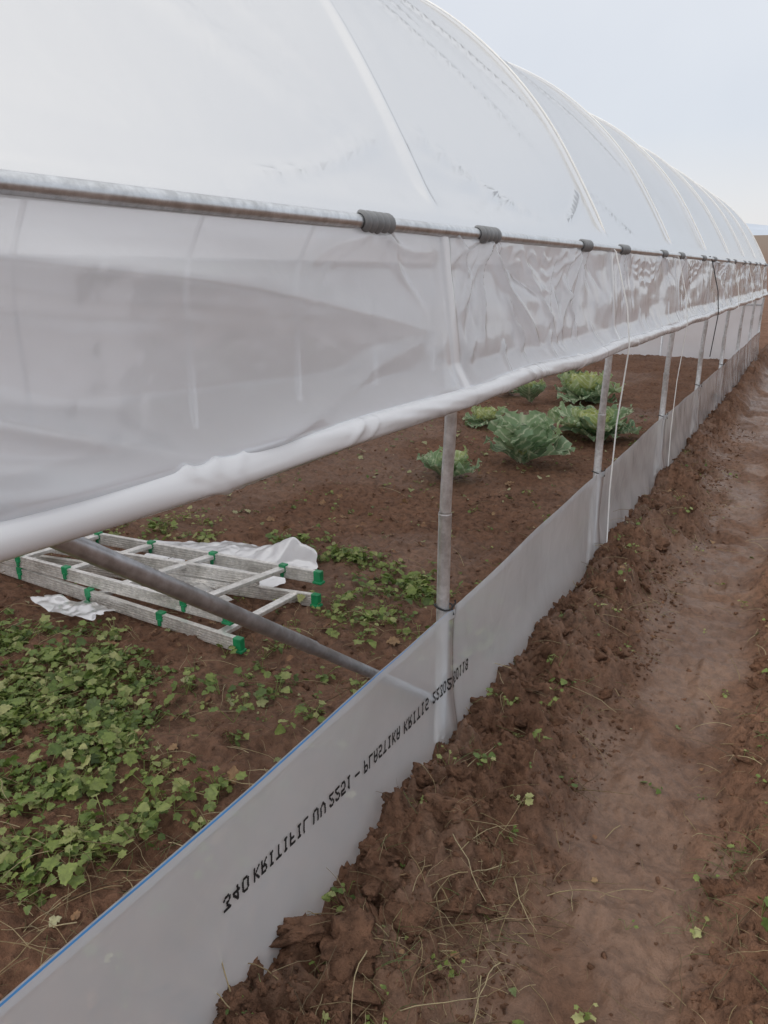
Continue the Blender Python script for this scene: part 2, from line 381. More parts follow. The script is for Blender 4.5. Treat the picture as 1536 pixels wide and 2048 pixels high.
for c in clips:
    if c<1.5: continue
    for k in range(7 if c>2.3 else 3):
        L_=R2.uniform(.12,.36);an=R2.uniform(-1.15,1.15)
        folds.append((c+R2.uniform(-.08,.08),1.672,c+math.sin(an)*L_*1.6,1.672-math.cos(an)*L_,R2.uniform(.008,.018),R2.uniform(-.010,.014)))
for a0,a1 in ((2.5,3.5),(4.45,5.5),(6.35,7.4),(8.3,9.4)):
    for q in range(3):
        n_=6;pts=[(a0+(a1-a0)*i/n_,1.665-(.05+.06*q)*math.sin(math.pi*i/n_)) for i in range(n_+1)]
        for i in range(n_): folds.append((*pts[i],*pts[i+1],.012,.007))
for k in range(80):
    y0=R2.uniform(2.2,15.5);h0=R2.uniform(1.24,1.62);an=R2.choice([-1,1])*R2.uniform(.1,.9);L_=R2.uniform(.12,.4)
    folds.append((y0,h0,y0+math.sin(an)*L_,max(1.22,h0-math.cos(an)*L_),R2.uniform(.010,.025),R2.uniform(-.009,.012)))
yy=np.concatenate([np.arange(-1.95,.29,.05),np.arange(.3,6.995,.0075),np.arange(7,YE+.04,.02)])
nt_=72;tt=np.linspace(0,1,nt_)
YY,TT=np.meshgrid(yy,tt,indexing='ij')
h0=HR+.015;h1=roll_h(YY)+.006
HH=h0+(h1-h0)*TT
D=np.zeros_like(YY)
for (a0,b0,a1,b1,w,am) in folds:
    dx=a1-a0;dh=b1-b0;Ln=math.hypot(dx,dh)
    m=(YY>min(a0,a1)-.25)&(YY<max(a0,a1)+.25)
    u=((YY[m]-a0)*dx+(HH[m]-b0)*dh)/Ln**2;dd=((YY[m]-a0)*dh-(HH[m]-b0)*dx)/Ln
    dd=dd+.012*np.sin(u*5+a0*9)
    D[m]+=am*np.exp(-np.abs(dd/w)**1.5)*ss(-.05,.15,u)*ss(1.1,.5,u)
fr=ribfrac(YY);rib_d=ribdist(YY)
D+=-.022*np.sin(np.pi*np.clip(fr,0,1))*np.sin(np.pi*TT)
D+=.030*fbm(YY*1.7,HH*7,2,61)*ss(0,.25,TT)
D+=.008*fbm(YY*7,HH*5,2,62)*ss(2.0,2.6,YY)*ss(0,.1,TT)
env=ss(0,.04,TT)*ss(1,.92,TT)
base=prof(HH)+.0215+.016*np.exp(-((HH-HR)/.07)**2)
bx=base*(1-ss(.8,1,TT))+(RX+.010)*ss(.8,1,TT)
bx=np.maximum(bx,base)
D=D*ss(.01,.09,rib_d)-.008*ss(.012,.04,rib_d)*np.exp(-rib_d/.08)*env
tch=np.exp(-(rib_d/.022)**4)
obj('side_curtain',npmesh('side_curtain',np.stack([bx+D*env,YY,HH],-1),gridF(len(yy),nt_),M_curt,True,{'touch':tch}),G,label='wrinkled roll-up side film hanging from the rail')
yb=np.arange(-1.95,YE+.04,.06);hb=np.linspace(1.7,.0,40)
YB,HB=np.meshgrid(yb,hb,indexing='ij')
DB=.03*fbm(YB*3,HB*5,3,66)
obj('side_curtain',npmesh('side_curtain',np.stack([-6.5-(prof(HB)+.022+DB),YB,HB],-1),gridF(len(yb),40)[:,::-1],M_roof),G)
# roll bar with wrapped film
yb=np.concatenate([np.arange(-1.95,.285,.03),np.arange(.3,5.995,.009),np.arange(6,YE+.05,.03)]);seg=36
YB,WB=np.meshgrid(yb,np.arange(seg)*2*math.pi/seg,indexing='ij')
tw=WB+YB*2.2
rr=.0295+.003*np.sin(WB+1.0)+.008*(fbm(np.cos(tw)*1.4+YB*3,np.sin(tw)*1.4+YB*1.5,3,71))*ss(.75,.95,YB)
for (yc,a_,w_) in ((.97,.009,.016),(1.03,.007,.014),(1.09,.005,.01),(1.40,.007,.018),(1.46,.005,.012),(1.9,.003,.01),(2.6,.007,.015),(2.75,.006,.015),(2.83,.005,.01),(3.3,.006,.02),(4.4,.006,.015)):
    sl_=.06*np.sin(WB+yc*7);rr=rr+a_*np.exp(-((YB+sl_-yc)/w_)**2)*(.4+.6*np.sin(WB*2+yc*5))
rc=.004*np.sin(YB*5)
V=np.stack([RX+rr*np.cos(WB),YB,roll_h(YB)+rc+rr*np.sin(WB)],-1)
obj('roll_bar',npmesh('roll_bar',V,gridF(len(yb),seg,True)[:,::-1],M_bar),G,label='pipe wrapped in white rolled-up film')
# far end wall
cl_=np.linspace(-.93,-5.57,90)
def archtop(x):
    xx=np.where(x<-3.25,-6.5-x,x)
    q=half[half[:,1]>1.19];o=np.argsort(q[:,0]);return np.interp(xx,q[o][:,0],q[o][:,1])
XE,VE=np.meshgrid(cl_,np.linspace(0,1,40),indexing='ij')
HE=archtop(XE)*VE
V=np.stack([XE,YE+.03+.03*fbm(XE*3,HE*3,3,81),HE],-1)
obj('end_wall_film',npmesh('end_wall_film',V,gridF(90,40),M_roof),G)
for xx in (-2.6,-3.9):
    o=obj('end_post',pymesh('end_post',[tube([(xx,YE,-.2),(xx,YE,archtop(xx)-.02)],.0175,10)],M_galv),G)
o=obj('end_rail',pymesh('end_rail',[tube([(-.95,YE-.02,1.0),(-5.55,YE-.02,1.0)],.016,10)],M_galv),G)
# skirt strip
def skirt_top(y): return .540+.006*np.sin(np.asarray(y)*2.3)+.014*fbm(np.asarray(y)*1.5,np.asarray(y)*0,2,90)
def skirt_x(y,h):
    y=np.asarray(y,float);h=np.asarray(h,float)
    k=ss(2.3,4.5,y)
    d=.030*fbm(y*.9,h*2,2,91)+(.005+.006*k)*fbm(y*3.5+h*4,h*2.2,2,92)
    i=ribdist(y)
    d=d+.010*np.exp(-(i/.022)**2)+.005*fbm(y*20+h*6,h*2,2,97)*np.exp(-(i/.14)**2)
    low=ss(.28,.0,h)
    d=d+low*(.03*fbm(y*3,h*0+1,2,94)+.03)
    return -.908+d
yb=np.concatenate([np.arange(-1.95,.29,.05),np.arange(.3,6.995,.010),np.arange(7,YE+.04,.03)])
YB,TB=np.meshgrid(yb,np.linspace(0,1,60),indexing='ij')
tp=skirt_top(YB);HB=tp+( -.10-tp)*TB
tch=.7*np.exp(-(ribdist(YB)/.021)**4)
me=npmesh('skirt_film',np.stack([skirt_x(YB,HB),YB,HB],-1),gridF(len(yb),60),M_skirt,True,{'touch':tch})
SK=obj('skirt_film',me,G,label='low strip of translucent film buried in the soil')
YB,TB=np.meshgrid(yb,np.linspace(0,1,6),indexing='ij')
tp=skirt_top(YB)+.002;HB=tp-.028*TB-.008*TB*fbm(YB*6,YB*0,2,95)
hem=obj('skirt_hem',npmesh('skirt_hem',np.stack([skirt_x(YB,HB)+.004,YB,HB],-1),gridF(len(yb),6),M_skirt),SK)
yq=yb[(yb<2.1)]
YB,TB=np.meshgrid(yq,np.linspace(0,1,3),indexing='ij')
HB=skirt_top(YB)+.003-.0050*TB*ss(2.15,1.2,YB)-.0008*TB
obj('edge_stripe',npmesh('edge_stripe',np.stack([skirt_x(YB,HB)+.0065,YB,HB],-1),gridF(len(yq),3),M_blue),SK,label='thin blue stripe along the top hem')
# printed dot-matrix lettering (mirrored top to bottom on the film)
FONT={'0':'01110 10001 10001 10001 10001 10001 01110','1':'00100 01100 00100 00100 00100 00100 01110','2':'01110 10001 00001 00110 01000 10000 11111',
'3':'11111 00010 00100 00110 00001 10001 01110','4':'00010 00110 01010 10010 11111 00010 00010','5':'11111 10000 11110 00001 00001 10001 01110','8':'01110 10001 10001 01110 10001 10001 01110',
'K':'10001 10010 10100 11000 10100 10010 10001','R':'11110 10001 10001 11110 10100 10010 10001','I':'01110 00100 00100 00100 00100 00100 01110','T':'11111 00100 00100 00100 00100 00100 00100',
'F':'11111 10000 10000 11110 10000 10000 10000','L':'10000 10000 10000 10000 10000 10000 11111','U':'10001 10001 10001 10001 10001 10001 01110','V':'10001 10001 10001 10001 10001 01010 00100',
'P':'11110 10001 10001 11110 10000 10000 10000','A':'01110 10001 10001 11111 10001 10001 10001','S':'01111 10000 10000 01110 00001 00001 11110','-':'00000 00000 00000 11111 00000 00000 00000'}
words=[('340',.960,1.042),('KRITIFIL',1.060,1.266),('UV',1.287,1.341),('2251',1.359,1.463),('-',1.485,1.507),('PLASTIKA',1.532,1.737),('KRITIS',1.764,1.932),('22302250118',1.965,2.250)]
for wd,u0,u1 in words:
    nc=len(wd);tot=nc*5+(nc-1)*2.0;px_=(u1-u0)/tot;ph_=.037/7
    V=[];F=[]
    def stamp(cx,cy,w_,h_):
        n_=8;o=len(V)
        pts=[(cx,cy)]+[(cx+w_*math.cos(2*math.pi*k/n_+.39)*random.uniform(.94,1.06),cy+h_*math.sin(2*math.pi*k/n_+.39)*random.uniform(.94,1.06)) for k in range(n_)]
        for (a,b) in pts: V.append((a,b))
        for k in range(n_): F.append((o,o+1+k,o+1+(k+1)%n_))
    for ci,ch in enumerate(wd):
        rows=FONT[ch].split()
        for r_,row in enumerate(rows):
            for c_,bit in enumerate(row):
                if bit=='1': stamp((ci*7.0+c_+.5),(6-r_)+.5,.88,.80)
    V=np.array(V);yt=u0+V[:,0]*px_;hb_=.335-.040*(u0-.969)-.030*(yt-u0)
    ht=hb_-V[:,1]*ph_*(1+.10*(yt-.969))
    xo=skirt_x(yt,ht)+.004+np.repeat((np.arange(len(V)//9)%7)*.00012,9)
    me=npmesh('t',np.stack([xo,yt,ht],-1),np.array(F),M_ink,False)
    nm='printed_dash' if wd=='-' else ('printed_number' if wd.isdigit() else 'printed_word')
    me.name=nm;obj(nm,me,SK,label='black dotted print on the film, mirrored top to bottom')
# brace
o=obj('brace_pipe',pymesh('brace_pipe',[tube([(-.965,.10,1.64),(-.965,.72,1.19),(-.965,1.40,.695),(-.965,1.402,.693),(-.965,2.09,.19)],[.0175,.0175,.0175,.0155,.0155],14)],M_brace),G)
def clip_parts():
    ys_=np.linspace(-.085,.085,70)
    r=.0215+.0055*(np.abs(np.sin((ys_+.085)/.17*math.pi*5))**.6)
    r[0]=r[-1]=.0195
    return pymesh('film_clip',[tube([(0,y,0) for y in ys_],r,18)],M_clip)
cm=clip_parts()
for c_ in clips:
    o=obj('film_clip',cm,G);o.location=(rx,c_,HR);o.rotation_euler=(0,random.uniform(0,1),0);o.scale=(1,random.uniform(.85,1.1),1)
def cordup(y):
    s_=np.where(A[:,1]>1.7)[0];s_=[i for i in s_ if i<=len(A)//2][::-1]
    return [(A[i,0]+NR[i,0]*.026,y,A[i,1]+NR[i,1]*.026) for i in s_]
def corddown(y):
    rh=float(roll_h(y))
    return [(rx+.023,y+.01,1.665),(-.86,y+.015,1.4),(RX+.046,y+.02,rh+.01),(RX+.045,y+.02,rh-.03),(-.860,y+.015,.8),(-.862,y,.45),(-.850,y,.06),(-.82,y-.03,.04)]
for i,y in enumerate(RIBS[3:]):
    if abs(y-7.95)<.1:
        obj('tie_cord',pymesh('tie_cord',[tube(cordup(y),.0042,6)],M_rope),G)
        obj('tie_cord',pymesh('tie_cord',[tube([(rx+.0,y,1.705)]+corddown(y)[:5],.0045,6)],M_blk),G,label='black cord tied down over the film')
    elif y<7: obj('tie_cord',pymesh('tie_cord',[tube(cordup(y)+corddown(y),.0040 if y<5 else .0032,6)],M_rope),G)
    else: obj('tie_cord',pymesh('tie_cord',[tube(cordup(y)+corddown(y)[:4],.0042,6)],M_rope),G)
def knot(x,y,z):
    P=[tube([(x+.030*math.cos(a),y+.026*math.sin(a),z+.004*math.sin(a*2)) for a in np.linspace(0,6.2,14)],.003,6),
       tube([(x+.030,y,z),(x+.038,y+.01,z+.016),(x+.034,y+.014,z+.024)],.0028,6),tube([(x+.030,y,z),(x+.040,y-.006,z-.02)],.0028,6)]
    return pymesh('wire_tie',P,M_blk)
for y in RIBS[1:7]: obj('wire_tie',knot(-.935,y,.535),G)
# ------------------------------------------------------------------ ladder
LD=bpy.data.objects.new('ladder',None);link(LD);LD.location=(-2.7,2.6,0)
LD['label']='folded aluminium ladder with green plastic joints lying on soil';LD['category']='ladder'
def boxbeam(p,q,w,hh,grooves=True):
    p=Vector(p);q=Vector(q);d=(q-p);L_=d.length;d.normalize();sd=d.cross(Vector((0,0,1))).normalized();up=sd.cross(d)
    prf=[(-w/2,-hh/2),(w/2,-hh/2)]
    if grooves:
        for k in (-.3,-.1,.1,.3): prf+=[(w/2,hh*(k-.05)),(w/2-.004,hh*(k-.03)),(w/2-.004,hh*(k+.03)),(w/2,hh*(k+.05))]
    prf+=[(w/2,hh/2),(-w/2,hh/2)]
    if grooves:
        for k in (.3,.1,-.1,-.3): prf+=[(-w/2,hh*(k+.05)),(-w/2+.004,hh*(k+.03)),(-w/2+.004,hh*(k-.03)),(-w/2,hh*(k-.05))]
    n=len(prf);V=[p+sd*a+up*b for a,b in prf]+[q+sd*a+up*b for a,b in prf]
    F=[[i,(i+1)%n,n+(i+1)%n,n+i] for i in range(n)]+[list(range(n))[::-1],list(range(n,2*n))]
    return V,F
LV=Vector(LD.location)
def lpart(name,parts,m,smooth=False,**k):
    parts=[([Vector(v)-LV for v in p[0]],p[1]) for p in parts]
    o=obj(name,pymesh(name,parts,m,smooth),LD,**k)
    if name!='rail':
        b=o.modifiers.new('b','BEVEL');b.width=.004;b.segments=2
    return o
def atx(a,b,x):
    t=(x-a[0])/(b[0]-a[0]);return tuple(a[i]+(b[i]-a[i])*t for i in range(3))
def section(nA,nB,fA,fB,xn,xf,jn,jf,feet=True):
    w=.025;hh=.062
    lpart('rail',[boxbeam(nA,nB,w,hh)],M_alu);lpart('rail',[boxbeam(fA,fB,w,hh)],M_alu)
    for a_,b_ in zip(xn,xf):
        a=atx(nA,nB,a_);b=atx(fA,fB,b_)
        lpart('rung',[boxbeam((a[0],a[1],a[2]+.014),(b[0],b[1],b[2]+.014),.042,.022,False)],M_alu)
    for (P,Q,js) in ((nA,nB,jn),(fA,fB,jf)):
        for x in js:
            e=atx(P,Q,x)
            lpart('green_joint',[boxbeam((e[0]-.020,e[1],e[2]+.018),(e[0]+.020,e[1],e[2]+.018),.034,.042,False),boxbeam((e[0]-.010,e[1]-.015,e[2]-.01),(e[0]+.010,e[1]-.015,e[2]-.01),.010,.036,False)],M_green)
    if feet:
      for e in (nB,fB):
        lpart('green_foot',[boxbeam((e[0]-.020,e[1],e[2]),(e[0]+.022,e[1],e[2]),.032,.068,False),boxbeam((e[0]-.024,e[1],e[2]-.026),(e[0]+.028,e[1],e[2]-.026),.042,.014,False)],M_green)
section((-4.3,2.44,.050),(-1.98,2.31,.045),(-4.3,2.44,.050),(-1.95,2.86,.045),[-4.0,-3.6,-2.9,-2.1],[-4.0,-3.6,-2.8,-2.06],[-3.50,-2.95,-2.45],[-2.9])
section((-4.3,2.40,.120),(-2.10,2.39,.117),(-4.3,2.78,.120),(-2.0,2.96,.120),[-3.9,-3.5,-3.14,-2.76,-2.32],[-3.85,-3.42,-3.04,-2.63,-2.20],[-3.5,-3.14,-2.35],[-3.42,-3.04,-2.63,-2.2])
lpart('rail',[boxbeam((-4.3,2.52,.122),(-2.25,2.80,.114),.025,.062)],M_alu)
lpart('green_joint',[boxbeam((-3.49,2.63,.139),(-3.45,2.635,.139),.034,.042,False)],M_green)
# ------------------------------------------------------------------ plastic sheet
def sheet(name,cx,cy,rx_,ry_,seed,lab,peak=None,cr=.02):
    nr=60;na=150
    Rr,Aa=np.meshgrid(np.linspace(0,1,nr),np.linspace(0,2*math.pi,na,endpoint=False),indexing='ij')
    rad=1+.9*fbm(np.cos(Aa)*1.6+5,np.sin(Aa)*1.6+seed,3,seed)
    x=cx+Rr*rad*rx_*np.cos(Aa);y=cy+Rr*rad*ry_*np.sin(Aa)
    f=fbm(x*2.6+y,y*2.6-x,2,seed+1);z=.03*fbm(x*1.5,y*1.5,2,1)+.03+.06*np.abs(f)+cr*(np.abs(fbm(x*7+y*3,y*6-x*2,3,seed+3))*4-.5)
    if peak:
        for (a,b,r_,hh_) in peak: z=z+hh_*np.exp(-np.abs((x-a)/r_)**1.3-np.abs((y-b)/(r_*.55))**1.3)
    me=npmesh(name,np.stack([x,y,z],-1),gridF(nr,na,True),M_sheet);return obj(name,me,label=lab,category='plastic sheet')
sheet('plastic_sheet',-2.72,3.08,.48,.30,11,'crumpled white plastic film under the ladder end',[(-2.36,3.26,.24,.14)],.016)
sheet('plastic_sheet',-2.95,2.24,.24,.08,15,'torn strip of white film beside the ladder')
sheet('plastic_sheet',-2.55,2.62,.26,.12,17,'crumpled scrap of white film under the ladder rungs')
# ------------------------------------------------------------------ cabbages
def cabbage(x,y,w,h,seed,nout,yel,lab,upright=0.,heart=.7,ln=1.,wd=1.):
    R=random.Random(seed);V=[];F=[];UV=[];AT=[]
    def leaf(az,L_,Wd,phi0,dphi,r0,z0,col,cup,ends=.14):
        nu,nv=15,15;o=len(V);px_=r0;pz=z0
        for i in range(nu):
            u=i/(nu-1);ph=phi0+dphi*u
            if i: px_+=math.cos(ph)*L_/(nu-1);pz+=math.sin(ph)*L_/(nu-1)
            ww=Wd*max(.05,math.sin(math.pi*min(1,(.04+.86*u))))**.4*(.22+.78*min(1,u*1.8))
            for j in range(nv):
                v=j/(nv-1)*2-1
                edge=(abs(v)>.85 or i>=nu-2)
                jit=(1+R.uniform(-.16,.14)*edge)
                ruf=.17*Wd*abs(v)**3*math.sin(u*15+v*4+az*7)+.10*Wd*math.sin(v*9+az*3)*u**3
                lx=px_-cup*Wd*v*v*math.sin(ph)-ruf*math.sin(ph);lz=pz+cup*Wd*v*v*math.cos(ph)+ruf*math.cos(ph)
                ly=v*ww*jit
                if i==nu-1: lx+=R.uniform(-.03,.015);lz+=R.uniform(-.02,.015)
                V.append((lx*math.cos(az)-ly*math.sin(az),lx*math.sin(az)+ly*math.cos(az),max(lz,.0)))
                UV.append((u,v*ww/Wd));AT.append(min(1,max(0,col+.12*u*(1 if col<.5 else -1)+R.uniform(-.02,.02))))
        for i in range(nu-1):
            for j in range(nv-1):
                if (i>=nu-3 or j in(0,nv-2)) and R.random()<ends: continue
                if i>5 and R.random()<.02: continue
                a=o+i*nv+j;F.append((a,a+1,a+nv+1,a+nv))
    s=w/2
    for k in range(nout):
        az=k*2.4+R.uniform(-.45,.45);t=k/max(1,nout-1)
        leaf(az,s*ln*R.uniform(.75,1.2)*(1-.12*t),s*wd*R.uniform(.44,.66),.08+.30*t+upright*R.uniform(.5,1.1),R.uniform(-.6,.3),.03,.02+.05*t,R.uniform(.0,.34)+.14*t,.30,.22)
    nin=11;hs=h*heart
    for k in range(nin):
        az=k*2.4+.5;t=k/nin
        leaf(az,hs*(.95-.50*t),hs*.50,.42+.70*t,.8+.7*t,hs*.26*(1-t)+.01,h*.26,yel*(.56+.44*t),.45,.12)
    V=np.array(V);me=npmesh('cabbage',V,np.array(F),M_cab,True,{'rnd':AT},UV)
    o=obj('cabbage',me,label=lab,category='cabbage',group='cabbages growing in the greenhouse')
    o.location=(x,y,float(height(x,y))-.01);return o
cabbage(-2.44,5.45,.54,.20,1,9,.6,'ragged cut green cabbage with pale veined leaves',.7,.5)
cabbage(-2.056,6.14,.56,.36,12,9,1.0,'large upright cabbage with broad veined leaves',1.0,.42,1.45,1.45)
cabbage(-1.80,7.50,.80,.34,3,11,1.0,'spreading cabbage with bright yellow heart',.28,.80)
cabbage(-2.48,9.75,.86,.42,4,10,1.0,'cabbage with yellow heart and dark outer leaves',.22,.88)
cabbage(-3.05,9.35,.54,.36,5,8,.5,'small leafy green cabbage on bare soil',.9,.6)
cabbage(-2.95,7.6,.48,.22,6,7,1.0,'small yellow-hearted cabbage on bare soil',.15,.95)
cabbage(-3.27,11.8,.5,.4,8,7,.7,'small leafy green cabbage on bare soil',.5)
cabbage(-3.48,9.8,.40,.25,9,6,.7,'small leafy green cabbage on bare soil',.3)
# ------------------------------------------------------------------ scatter helpers
def scat(tv,tf,loc,rot,scl,rnd):
    tv=np.asarray(tv);n=len(loc)
    V=np.einsum('nij,kj->nki',rot,tv)*scl[:,None,None]+loc[:,None,:]
    F=(np.asarray(tf)[None]+np.arange(n)[:,None,None]*len(tv)).reshape(-1,len(tf[0]))
    return V.reshape(-1,3),F,np.repeat(rnd,len(tv))
def joinS(name,L_,m,smooth=True):
    V=[];F=[];A_=[];o=0
    for v,f,a in L_: V.append(v);F.append(f+o);A_.append(a);o+=len(v)
    return npmesh(name,np.concatenate(V),np.concatenate(F),m,smooth,{'rnd':np.concatenate(A_)})
def rotm(yaw,tilt,roll=None):
    c,s_=np.cos(yaw),np.sin(yaw);z=np.zeros_like(c);o=np.ones_like(c)
    Rz=np.stack([c,-s_,z,s_,c,z,z,z,o],-1).reshape(-1,3,3)
    c,s_=np.cos(tilt),np.sin(tilt);Rx=np.stack([o,z,z,z,c,-s_,z,s_,c],-1).reshape(-1,3,3)
    M=Rz@Rx
    if roll is not None:
        c,s_=np.cos(roll),np.sin(roll);Ry=np.stack([c,z,s_,z,o,z,-s_,z,c],-1).reshape(-1,3,3);M=M@Ry
    return M
def clodtemplate(sub,seed):
    import bmesh
    bm=bmesh.new();bmesh.ops.create_icosphere(bm,subdivisions=sub,radius=1)
    V=np.array([v.co[:] for v in bm.verts]);F=np.array([[v.index for v in f.verts] for f in bm.faces]);bm.free()
    d=1+1.0*fbm(V[:,0]*1.2+V[:,2]*.9+seed*3,V[:,1]*1.2-V[:,2]*1.1,2,seed)+(.5 if sub<3 else .8)*fbm(V[:,0]*3.2+V[:,2]*3+seed,V[:,1]*3.2-V[:,2]*2.4,3,seed+5,.6)
    if sub>=3: d=d-.35*np.abs(fbm(V[:,0]*4+V[:,2]*5+seed,V[:,1]*4-V[:,2]*4,2,seed+9))*2+.35*fbm(V[:,0]*8+V[:,2]*9,V[:,1]*9-V[:,2]*7,2,seed+8)
    V=V*d[:,None]
    R=np.random.default_rng(seed+100)
    for _ in range(3):
        n=R.normal(size=3);n/=np.linalg.norm(n);q=V@n;ex=np.clip(q-.5,0,None);V=V-np.outer(ex*.8,n)
    sq=R.uniform(.5,.95)
    return V*np.array([1.15,sq,.6]),F
def place_clods(n,fx,fy,smin,smax,sub,pw,sink=.2,seed=0):
    L_=[]
    for t in range(5):
        k=n//5;x=fx(k);y=fy(k)
        s_=smin+(smax-smin)*rng.random(k)**pw
        z=height(x,y)-s_*sink+s_*.3
        tv,tf=clodtemplate(sub,t+seed)
        L_.append(scat(tv,tf,np.stack([x,y,z],-1),rotm(rng.random(k)*6.28,rng.normal(0,.4,k),rng.normal(0,.4,k)),s_,rng.random(k)))
    return L_
U=lambda a,b:(lambda k:rng.uniform(a,b,k))
def ynear(a,b,p=1.8): return lambda k:a+(b-a)*rng.random(k)**p
C=[]
C+=place_clods(9000,lambda k:-.90+.50*rng.random(k)**1.2,ynear(.7,9),.002,.012,2,3,seed=0)
C+=place_clods(300,lambda k:-.87+.34*rng.random(k)**1.1,ynear(.8,7,1.5),.014,.080,4,2.6,sink=.58,seed=10)
C+=place_clods(600,lambda k:-.90+.05*rng.random(k),ynear(.7,12,1.3),.010,.034,3,1.5,sink=.6,seed=4)
C+=place_clods(4500,lambda k:-.06+.7*rng.random(k),ynear(1.2,9),.003,.016,2,3,seed=20)
C+=place_clods(200,lambda k:.0+.6*rng.random(k),ynear(1.5,9),.015,.075,4,2.4,sink=.6,seed=30)
C+=place_clods(7000,lambda k:-1.0-4*rng.random(k)**1.2,ynear(.6,10,1.3),.003,.018,2,3.5,sink=.4,seed=40)
C+=place_clods(700,lambda k:-.6+.6*rng.random(k),ynear(1.,9),.002,.016,2,4,sink=.4,seed=50)
obj('soil_clods',joinS('soil_clods',C,M_clod,True),kind='stuff',label='crumbly brown clods of dug earth',category='soil')
def leaf_template(lobes=5,jag=.28):
    pts=[];n=26
    for i in range(n):
        a=-math.pi*.86+2*math.pi*.86*i/(n-1)
        r=(.62+.38*math.cos(a*.5))*(1-jag*abs(math.sin(a*lobes*.5))**1.3)*(1+.07*(-1)**i)
        pts.append((math.sin(a)*r*.62,math.cos(a)*r*.62+.38))
    V=[(0,.30,.0)]+[(x,y,-.22*(x*x)+.16*abs(x)-.18*(y-.3)**2+.03*math.sin(i*1.9)) for i,(x,y) in enumerate(pts)]
    V.append((0,0,0))
    F=[(0,i+1,i) for i in range(1,n)]+[(0,1,n+1),(0,n+1,n)]
    return np.array(V),np.array(F)
LT=[leaf_template(5,.34),leaf_template(7,.25),leaf_template(3,.36)]
def stemtemplate():
    V=[];F=[]
    for i in range(2):
        for k in range(3): V.append((math.cos(k*2.1)*.02,math.sin(k*2.1)*.02,i*1.0))
    for k in range(3):
        a,b=k,(k+1)%3;F+= [(a,b,b+3),(a,b+3,a+3)]
    return np.array(V),np.array(F)
def weeds(name,centers,lab,smin=.018,smax=.045,hmax=.11,m=None,lv=(4,9),spread=.055):
    loc=[];yaw=[];tilt=[];sc_=[];rd=[];sl=[];sr=[];ssx=[]
    for (x,y) in centers:
        z=float(height(x,y));k=random.randint(*lv);big=random.uniform(.45,1.3);base=random.random()
        for i in range(k):
            a=random.uniform(0,6.28);r=random.uniform(.005,spread)*big;hh=random.uniform(.010,hmax)*big
            loc.append((x+math.sin(a)*-r,y+math.cos(a)*r,z+hh));yaw.append(a+random.uniform(-.5,.5))
            tilt.append(random.uniform(-.9,.5));sc_.append((smin+(smax-smin)*random.random()**1.4)*big*1.3);rd.append(min(1,max(0,base*.6+random.random()*.4+ (hh/hmax-.5)*.25)))
            d=Vector((-math.sin(a)*r,math.cos(a)*r,hh));sl.append((x,y,z));sr.append(np.array(Vector((0,0,1)).rotation_difference(d).to_matrix())*1.0);ssx.append(d.length)
    loc=np.array(loc);n=len(loc);tp_=rng.integers(0,3,n);L_=[]
    yaw=np.array(yaw);tilt=np.array(tilt);sc_=np.array(sc_);rd=np.array(rd)
    for t in range(3):
        q=tp_==t
        if q.sum()==0: continue
        L_.append(scat(LT[t][0],LT[t][1],loc[q],rotm(yaw[q],tilt[q],rng.normal(0,.4,q.sum())),sc_[q],rd[q]))
    st,sf=stemtemplate()
    L_.append(scat(st,sf,np.array(sl),np.array(sr),np.array(ssx),rd*.8+.2))
    obj(name,joinS(name,L_,m or M_weed,True),kind='stuff',label=lab,category='weeds')
def inpoly(x,y,P):
    c=False;j=len(P)-1
    for i in range(len(P)):
        if (P[i][1]>y)!=(P[j][1]>y) and x<(P[j][0]-P[i][0])*(y-P[i][1])/(P[j][1]-P[i][1])+P[i][0]: c=not c
        j=i
    return c
PG=[(-3.3,1.95),(-2.9,2.0),(-2.45,2.15),(-2.05,1.85),(-1.75,1.5),(-1.50,1.15),(-1.60,1.0),(-1.75,.85),(-3.3,.6)]
cs=[];tries=0
while len(cs)<1000 and tries<60000:
    tries+=1
    x=random.uniform(-3.3,-1.3);y=random.uniform(.5,2.25)
    v=float(vn(np.array(x*3.6),np.array(y*3.6),41))*.55+float(vn(np.array(x*9),np.array(y*9),43))*.45
    if inpoly(x+random.gauss(0,.07),y+random.gauss(0,.07),PG) and v>.39+.35*max(0,(1.45-y))+random.gauss(0,.09): cs.append((x,y))
weeds('weed_patch',cs,'low patch of lobed green weeds',.009,.038,.040,spread=.065)
cs=[]
for (x,y,r,n,yr) in [(-2.15,3.52,.28,60,.5),(-1.62,3.3,.22,70,.8),(-1.66,2.83,.30,45,.8),(-1.7,2.1,.42,45,.8),(-2.6,3.6,.25,15,.6),(-1.25,2.9,.16,12,1),(-1.55,1.35,.22,26,1),(-3.4,3.4,.5,30,.6)]:
    for i in range(n): 
        a=random.uniform(0,6.28);q=r*abs(random.gauss(0,.75));cs.append((x+q*math.cos(a),y+q*math.sin(a)*yr))
weeds('weed_clump',cs,'scattered clumps of green weeds on bare soil',.012,.036,.05,spread=.06)
cs=[]
for i in range(320): cs.append((random.uniform(-4.8,-1.05),random.uniform(.8,8)))
for i in range(80): cs.append((random.uniform(-.84,-.5),.9+6*random.random()**1.3))
for i in range(16): cs.append((random.uniform(-.5,-.05),1.2+6*random.random()**1.3))
for i in range(140): cs.append((random.uniform(-.05,.6),1.5+7*random.random()**1.3))
weeds('weed_seedling',cs,'small scattered green seedlings on soil',.007,.02,.03,lv=(3,6),spread=.03)
